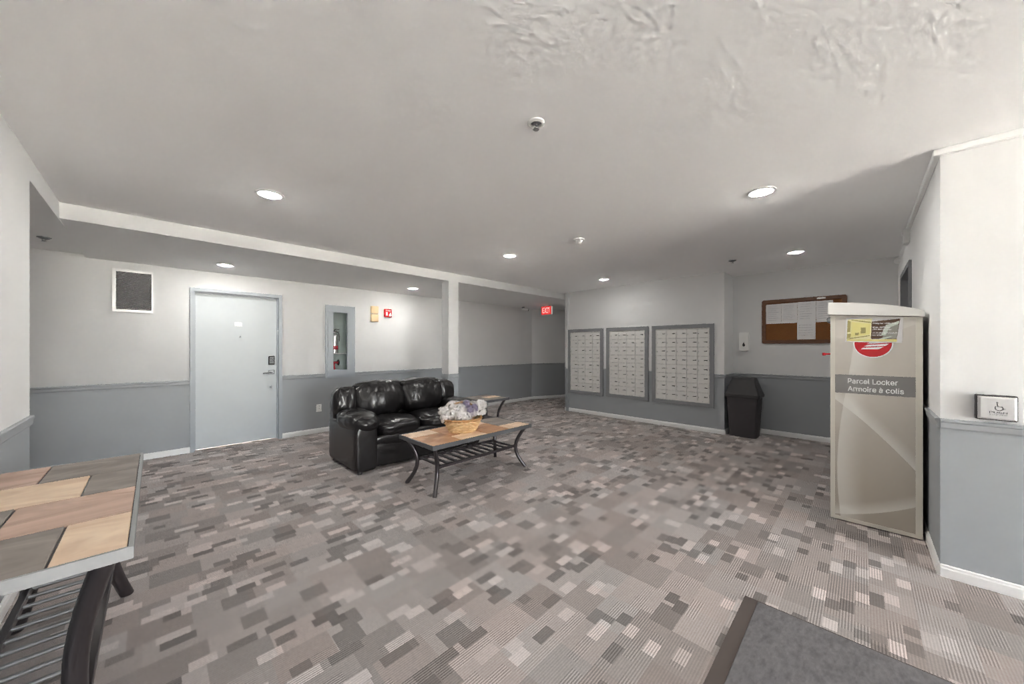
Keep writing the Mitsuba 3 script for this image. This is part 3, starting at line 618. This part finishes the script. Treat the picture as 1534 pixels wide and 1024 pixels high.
def sofa():
    A = lambda nm, m, par=sk, **k_: obj(nm, S(m), 'leather', par, smooth=True, **k_)
    A('base', pillow((SW / 2, .46, .165), (SW / 2 - .01, .39, .135), 14, 20, .002, 1))
    A('front_panel', pillow((SW / 2, .075, .16), (SW / 2 - .21, .03, .13), 8, 20, .002, 2))
    A('footrest_cushion', pillow((SW / 2, .085, .315), (SW / 2 - .215, .055, .075), 3.2, 22, .007, 3, grain=(14, 5, 5)))
    for sd in (0, 1):
        fx = (lambda x: x) if sd == 0 else (lambda x: SW - x)
        ar = A('arm', pillow((fx(.118), .43, .275), (.118, .415, .245), 12, 20, .003, 10 + sd))
        A('arm_front', pillow((fx(.122), .022, .265), (.112, .022, .235), 6, 16, .002, 12 + sd), ar)
        A('arm_pad', pillow((fx(.140), .315, .535), (.168, .345, .105), 2.7, 34, .014, 14 + sd, grain=(7, 16, 8),
            bulge=lambda u: np.stack([0 * u[:, 0], 0 * u[:, 1], -.05 * np.clip(-u[:, 1] - .45, 0, 1) ** 1.0 + .012 * np.clip(u[:, 1], 0, 1)], 1)), ar)
        A('side_wing', rx(pillow((fx(.150), .70, .70), (.160, .125, .175), 2.8, 30, .014, 16 + sd, grain=(17, 6, 5)), 8 if False else -8, [0, .7, .7]))
    A('back', pillow((SW / 2, .77, .43), (SW / 2 - .015, .085, .40), 10, 20, .003, 20))
    hw = (SW - .50) / 4
    for i in range(2):
        cx_ = .25 + hw * (2 * i + 1)
        A('seat_cushion', pillow((cx_, .33, .415), (hw + .004, .315, .095), 3.2, 34, .014, 30 + i, grain=(11, 6, 6),
            bulge=lambda u: np.stack([0 * u[:, 0], -.02 * np.clip(u[:, 2], 0, 1) * (u[:, 1] < -.6), .02 * (1 - u[:, 0] ** 2) * (1 - u[:, 1] ** 2) * (u[:, 2] > 0)], 1)))
        bc = A('back_cushion', rx(pillow((cx_, .625, .685), (hw + .03, .13, .235), 2.8, 38, .015, 40 + i, grain=(13, 6, 4),
            bulge=lambda u: np.stack([0 * u[:, 0], -.055 * np.clip(-u[:, 1], 0, 1) * (1 - u[:, 0] ** 2) * np.clip(1 - (u[:, 2] + .1) ** 2, 0, 1), 0 * u[:, 0]], 1)), -10, [0, .7, .5]))
        A('head_roll', rx(pillow((cx_, .70, .865), (hw + .01, .12, .062), 2.6, 30, .014, 44 + i, grain=(18, 8, 6)), -6, [0, .7, .8]), bc)
    for x in (.06, SW - .06):
        for y in (.05, SD - .08):
            obj('foot', S(cyl((x, y, 0), (x, y, .04), .022, 14)), 'black_plastic', sk, smooth=40)
sofa()

# ------------------------------------------------------------------ tables: steel frame, tiled top, hourglass legs, slatted shelf
def table(k, x0, x1, y0, y1, zt, strips, along, leg_r, shelf_z, nsl, th=.038, bow=.085, inset=.05, foot_in=.04, rim=.012, fmat='frame_dark'):
    """strips along the long axis ('x' or 'y'); each strip is a list of (units, tile material) across, from low to high coordinate."""
    ring = rect(x0, x1, y0, y1).difference(rect(x0 + rim, x1 - rim, y0 + rim, y1 - rim))
    m = plate(ring, th); m.apply_translation([0, 0, zt - th]); top = obj('top_frame', m, fmat, k)
    obj('top_board', box(x0 + rim - .002, x1 - rim + .002, y0 + rim - .002, y1 - rim + .002, zt - th + .006, zt - .008), 'black_metal', k)
    a0, a1, b0, b1 = (x0 + rim, x1 - rim, y0 + rim, y1 - rim) if along == 'x' else (y0 + rim, y1 - rim, x0 + rim, x1 - rim)
    n = len(strips); w = (a1 - a0) / n; g = .002
    for i, st in enumerate(strips):
        tot = sum(u for u, _ in st); b = b0
        for u, mt in st:
            d = (b1 - b0) * u / tot
            r = (a0 + i * w + g, a0 + (i + 1) * w - g, b + g * 1.6, b + d - g * 1.6); b += d
            m = box(r[0], r[1], r[2], r[3], zt - .009, zt - .001, .002) if along == 'x' else box(r[2], r[3], r[0], r[1], zt - .009, zt - .001, .002)
            obj('tile', m, mt, k)
    cxy = np.array([(x0 + x1) / 2, (y0 + y1) / 2])
    for px, py in ((x0, y0), (x1, y0), (x0, y1), (x1, y1)):
        sgn = np.sign(cxy - [px, py]); base = np.array([px, py]); pts = []
        for t in np.linspace(0, 1, 15):
            s = inset + (foot_in - inset) * t + bow * math.sin(math.pi * (t * .93 + .02)) 
            q = base + sgn * s
            pts.append((q[0], q[1], (zt - th) * (1 - t) + .001 * t))
        lg = obj('leg', tube(pts, leg_r, 16), 'black_metal', k, smooth=50)
    # shelf
    t = 1 - shelf_z / (zt - th); s = inset + (foot_in - inset) * t + bow * math.sin(math.pi * (t * .93 + .02))
    sx0, sx1, sy0, sy1 = x0 + s, x1 - s, y0 + s, y1 - s
    if along == 'x':
        for y in (sy0, sy1): obj('shelf_rail', box(sx0, sx1, y - .011, y + .011, shelf_z - .014, shelf_z + .014, .003), 'black_metal', k)
        for i in range(nsl):
            x = sx0 + (sx1 - sx0) * (i + .5) / nsl
            obj('shelf_slat', box(x - .018, x + .018, sy0, sy1, shelf_z - .004, shelf_z + .008, .003), 'black_metal', k)
    else:
        for x in (sx0, sx1): obj('shelf_rail', box(x - .013, x + .013, sy0, sy1, shelf_z - .016, shelf_z + .016, .003), 'black_metal', k)
        for i in range(nsl):
            y = sy0 + (sy1 - sy0) * (i + .5) / nsl
            obj('shelf_slat', cyl((sx0, y, shelf_z), (sx1, y, shelf_z), .009, 12), fmat, k, smooth=50)
P, Tn, O, G = 'tile_peach', 'tile_tan', 'tile_orange', 'tile_grey'
k = thing('coffee_table', 'tile topped coffee table with curved black metal legs in front of the sofa', 'table')
CTX0, CTX1, CTY0, CTY1, CTZ = 1.715, 3.02, 2.675, 3.285, .48
table(k, CTX0, CTX1, CTY0, CTY1, CTZ, [[(2, O), (1, P)], [(1, P), (2, O)], [(2, O), (1, P)], [(1, P), (2, G)]], 'x', .019, .235, 11)
k = thing('console_table', 'tile topped console table with thick curved legs against the left wall', 'table')
table(k, -.530, -.045, 1.565, 2.925, .75, [[(2, G), (1, P)], [(1, G), (2, Tn)], [(2, P), (1, G)], [(1, Tn), (2, G)]], 'y', .027, .22, 13, th=.036, bow=.072, inset=.055, foot_in=.05, rim=.011, fmat='pewter')
k = thing('end_table', 'small tile topped end table beside the right arm of the sofa', 'table')
table(k, 3.43, 4.0, 4.02, 4.56, .55, [[(1, G), (2, G)], [(1, G), (1, P), (1, G)]], 'x', .019, .22, 6)

# ------------------------------------------------------------------ flower basket
k = thing('basket', 'round wicker basket holding flowers on the coffee table', 'basket')
BX, BY, BZ = 2.268, 2.972, CTZ
def basket():
    rows, st, n = 8, 26, 182
    v, f = [], []; H = .126
    zs = np.linspace(0, H, rows * 4 + 1)
    for iz, z in enumerate(zs):
        t = z / H; r = .128 + .062 * t ** .8
        row = int(min(rows - 1, t * rows)); ph = row % 2
        for kx in range(n):
            a = 2 * math.pi * kx / n
            wv = math.cos(a * st / 2 + math.pi * ph) * .008 + .005 * abs(math.sin(math.pi * t * rows))
            v.append([(r + wv) * math.cos(a) * 1.06, (r + wv) * math.sin(a) * .92, z])
    for i in range(len(zs) - 1):
        for kx in range(n):
            a, b = i * n + kx, i * n + (kx + 1) % n
            f += [[a, b, b + n], [a, b + n, a + n]]
    m = trimesh.Trimesh(np.array(v), np.array(f), process=False); m.apply_translation([BX, BY, BZ]); obj('woven_side', m, 'wicker', k)
    obj('bottom', lathe([(.0005, .003), (.132, .003), (.132, .0), (.0005, 0)], 32, (BX, BY, BZ)), 'wicker', k)
    for ph in (0, math.pi):
        pts = [(BX + (.192 + .007 * math.cos(14 * a + ph)) * math.cos(a) * 1.06, BY + (.192 + .007 * math.cos(14 * a + ph)) * math.sin(a) * .92, BZ + H + .006 + .007 * math.sin(14 * a + ph)) for a in np.linspace(0, 2 * math.pi, 141)]
        obj('rim_strand', tube(pts, .0075, 8), 'wicker_dark', k, smooth=True)
    for i in range(30):
        a = 2 * math.pi * (i + .5) / 30
        obj('stake', tube([(BX + (r) * math.cos(a) * 1.06, BY + r * math.sin(a) * .92, BZ + z) for r, z in ((.130, .002), (.165, .06), (.194, .13))], .0045, 6), 'wicker', k)
    pts = [(BX + .185 * math.cos(a) * .72, BY - .185 * math.cos(a) * .72, BZ + H + .17 * math.sin(a)) for a in np.linspace(0, math.pi, 21)]
    obj('handle', tube(pts, [(.012, .006)] * 21, 10), 'wicker_dark', k, smooth=True)
basket()
def flower_mesh(R, nfl, seed, ps=.017, flat=.85):
    rnd = np.random.RandomState(seed); v, f = [], []
    for i in range(nfl):
        z = 1 - 1.65 * (i + .5) / nfl; a = i * 2.39996 + rnd.rand() * .4; s = math.sqrt(max(0, 1 - z * z))
        d = np.array([s * math.cos(a), s * math.sin(a), z]) + rnd.randn(3) * .10; d /= np.linalg.norm(d)
        u = np.cross(d, [0, 0, 1.0] if abs(d[2]) < .9 else [1.0, 0, 0]); u /= np.linalg.norm(u); w = np.cross(d, u)
        c = d * R * (0.80 + .32 * rnd.rand()) * np.array([1, 1, flat]); th0 = rnd.rand() * 6.28; sz = ps * rnd.uniform(.7, 1.35)
        for q in range(4):
            th = th0 + q * math.pi / 2; e = math.cos(th) * u + math.sin(th) * w; g = -math.sin(th) * u + math.cos(th) * w
            b = len(v)
            v += [c, c + sz * (.62 * e + .48 * g) + d * sz * .22, c + sz * 1.12 * e + d * sz * rnd.uniform(-.5, .7), c + sz * (.62 * e - .48 * g) + d * sz * .22]
            f += [[b, b + 1, b + 2], [b, b + 2, b + 3]]
    core = trimesh.creation.icosphere(2, R * .66); core.apply_scale([1, 1, flat])
    return trimesh.Trimesh(np.array(v), np.array(f), process=False), core
heads = []
rnd = random.Random(5)
spots = [(-.20, -.02, .20, 0, 'cream white flower head at the left end of the basket'), (-.10, -.10, .185, 0, 'white flower head low on the left front of the basket'), (0.0, -.14, .17, 0, 'white flower head hanging over the front rim of the basket'),
         (.10, -.06, .20, 1, 'grey white flower head in the middle of the basket'), (-.03, -.03, .235, 0, 'white flower head at the centre top of the basket'), (-.12, .05, .25, 0, 'white flower head behind the left end of the basket'),
         (.20, .0, .20, 0, 'white flower head at the right end of the basket'), (.205, .03, .265, 0, 'topmost white flower head at the right of the basket'), (.02, .09, .25, 1, 'grey flower head at the back below the basket handle'),
         (.11, .10, .24, 1, 'pale grey flower head at the back right of the basket'), (-.16, -.10, .15, 0, 'small white flower head overhanging the left rim'), (.06, -.12, .165, 0, 'white flower head at the front right rim')]
cr, sr = math.sin(YAW), -math.cos(YAW)               # basket's long side lies square to the diagonal of the room
for i, (a, b, z, ty, lab) in enumerate(spots):
    x, y = BX + a * cr * .92 - b * sr * .8, BY + a * sr * .92 + b * cr * .8
    k = thing('hydrangea', 'dried ' + lab, 'flower', 'dried flowers in the basket')
    pet, core = flower_mesh(.056 + .007 * rnd.random(), 75, 100 + i)
    mt = ('flower_white', 'flower_grey')[ty]
    obj('petals', moved(pet, x, y, BZ + z), mt, k)
    obj('core', moved(core, x, y, BZ + z), 'flower_core', k, smooth=True)
    obj('stem', tube([(x, y, BZ + z - .03), (BX + .5 * (x - BX), BY + .5 * (y - BY), BZ + .06), (BX + .3 * (x - BX), BY + .3 * (y - BY), BZ + .006)], .0035, 6), 'stem', k)
for i, (a, b, z, lab) in enumerate([(.10, -.10, .215, 'front'), (.14, -.03, .235, 'right'), (.04, .0, .27, 'upper')]):
    x, y = BX + a * cr * .92 - b * sr * .8, BY + a * sr * .92 + b * cr * .8
    k = thing('purple_sprig', f'dusky purple dried flower sprig among the white flowers, {lab} one', 'flower', 'purple sprigs in the basket')
    pet, core = flower_mesh(.036, 46, 300 + i, .017, 1.2)
    obj('petals', moved(pet, x, y, BZ + z), 'flower_purple', k)
    obj('stem', tube([(x, y, BZ + z), (BX + .3 * (x - BX), BY + .3 * (y - BY), BZ + .006)], .0035, 6), 'stem', k)

# ------------------------------------------------------------------ doormat
k = thing('doormat', 'dark grey entrance mat with a brown rubber edge on the carpet at the lower right', 'mat')
MX0, MX1, MYa, MYb = .75, 2.253, -1.4, .452
obj('pile', box(MX0 + .05, MX1 - .012, MYa + .05, MYb - .06, .003, .011, .003), 'mat_pile', k)
rim_ = rect(MX0, MX1, MYa, MYb).difference(rect(MX0 + .05, MX1 - .012, MYa + .05, MYb - .06)); obj('edge', plate(rim_, .006), 'mat_edge', k)
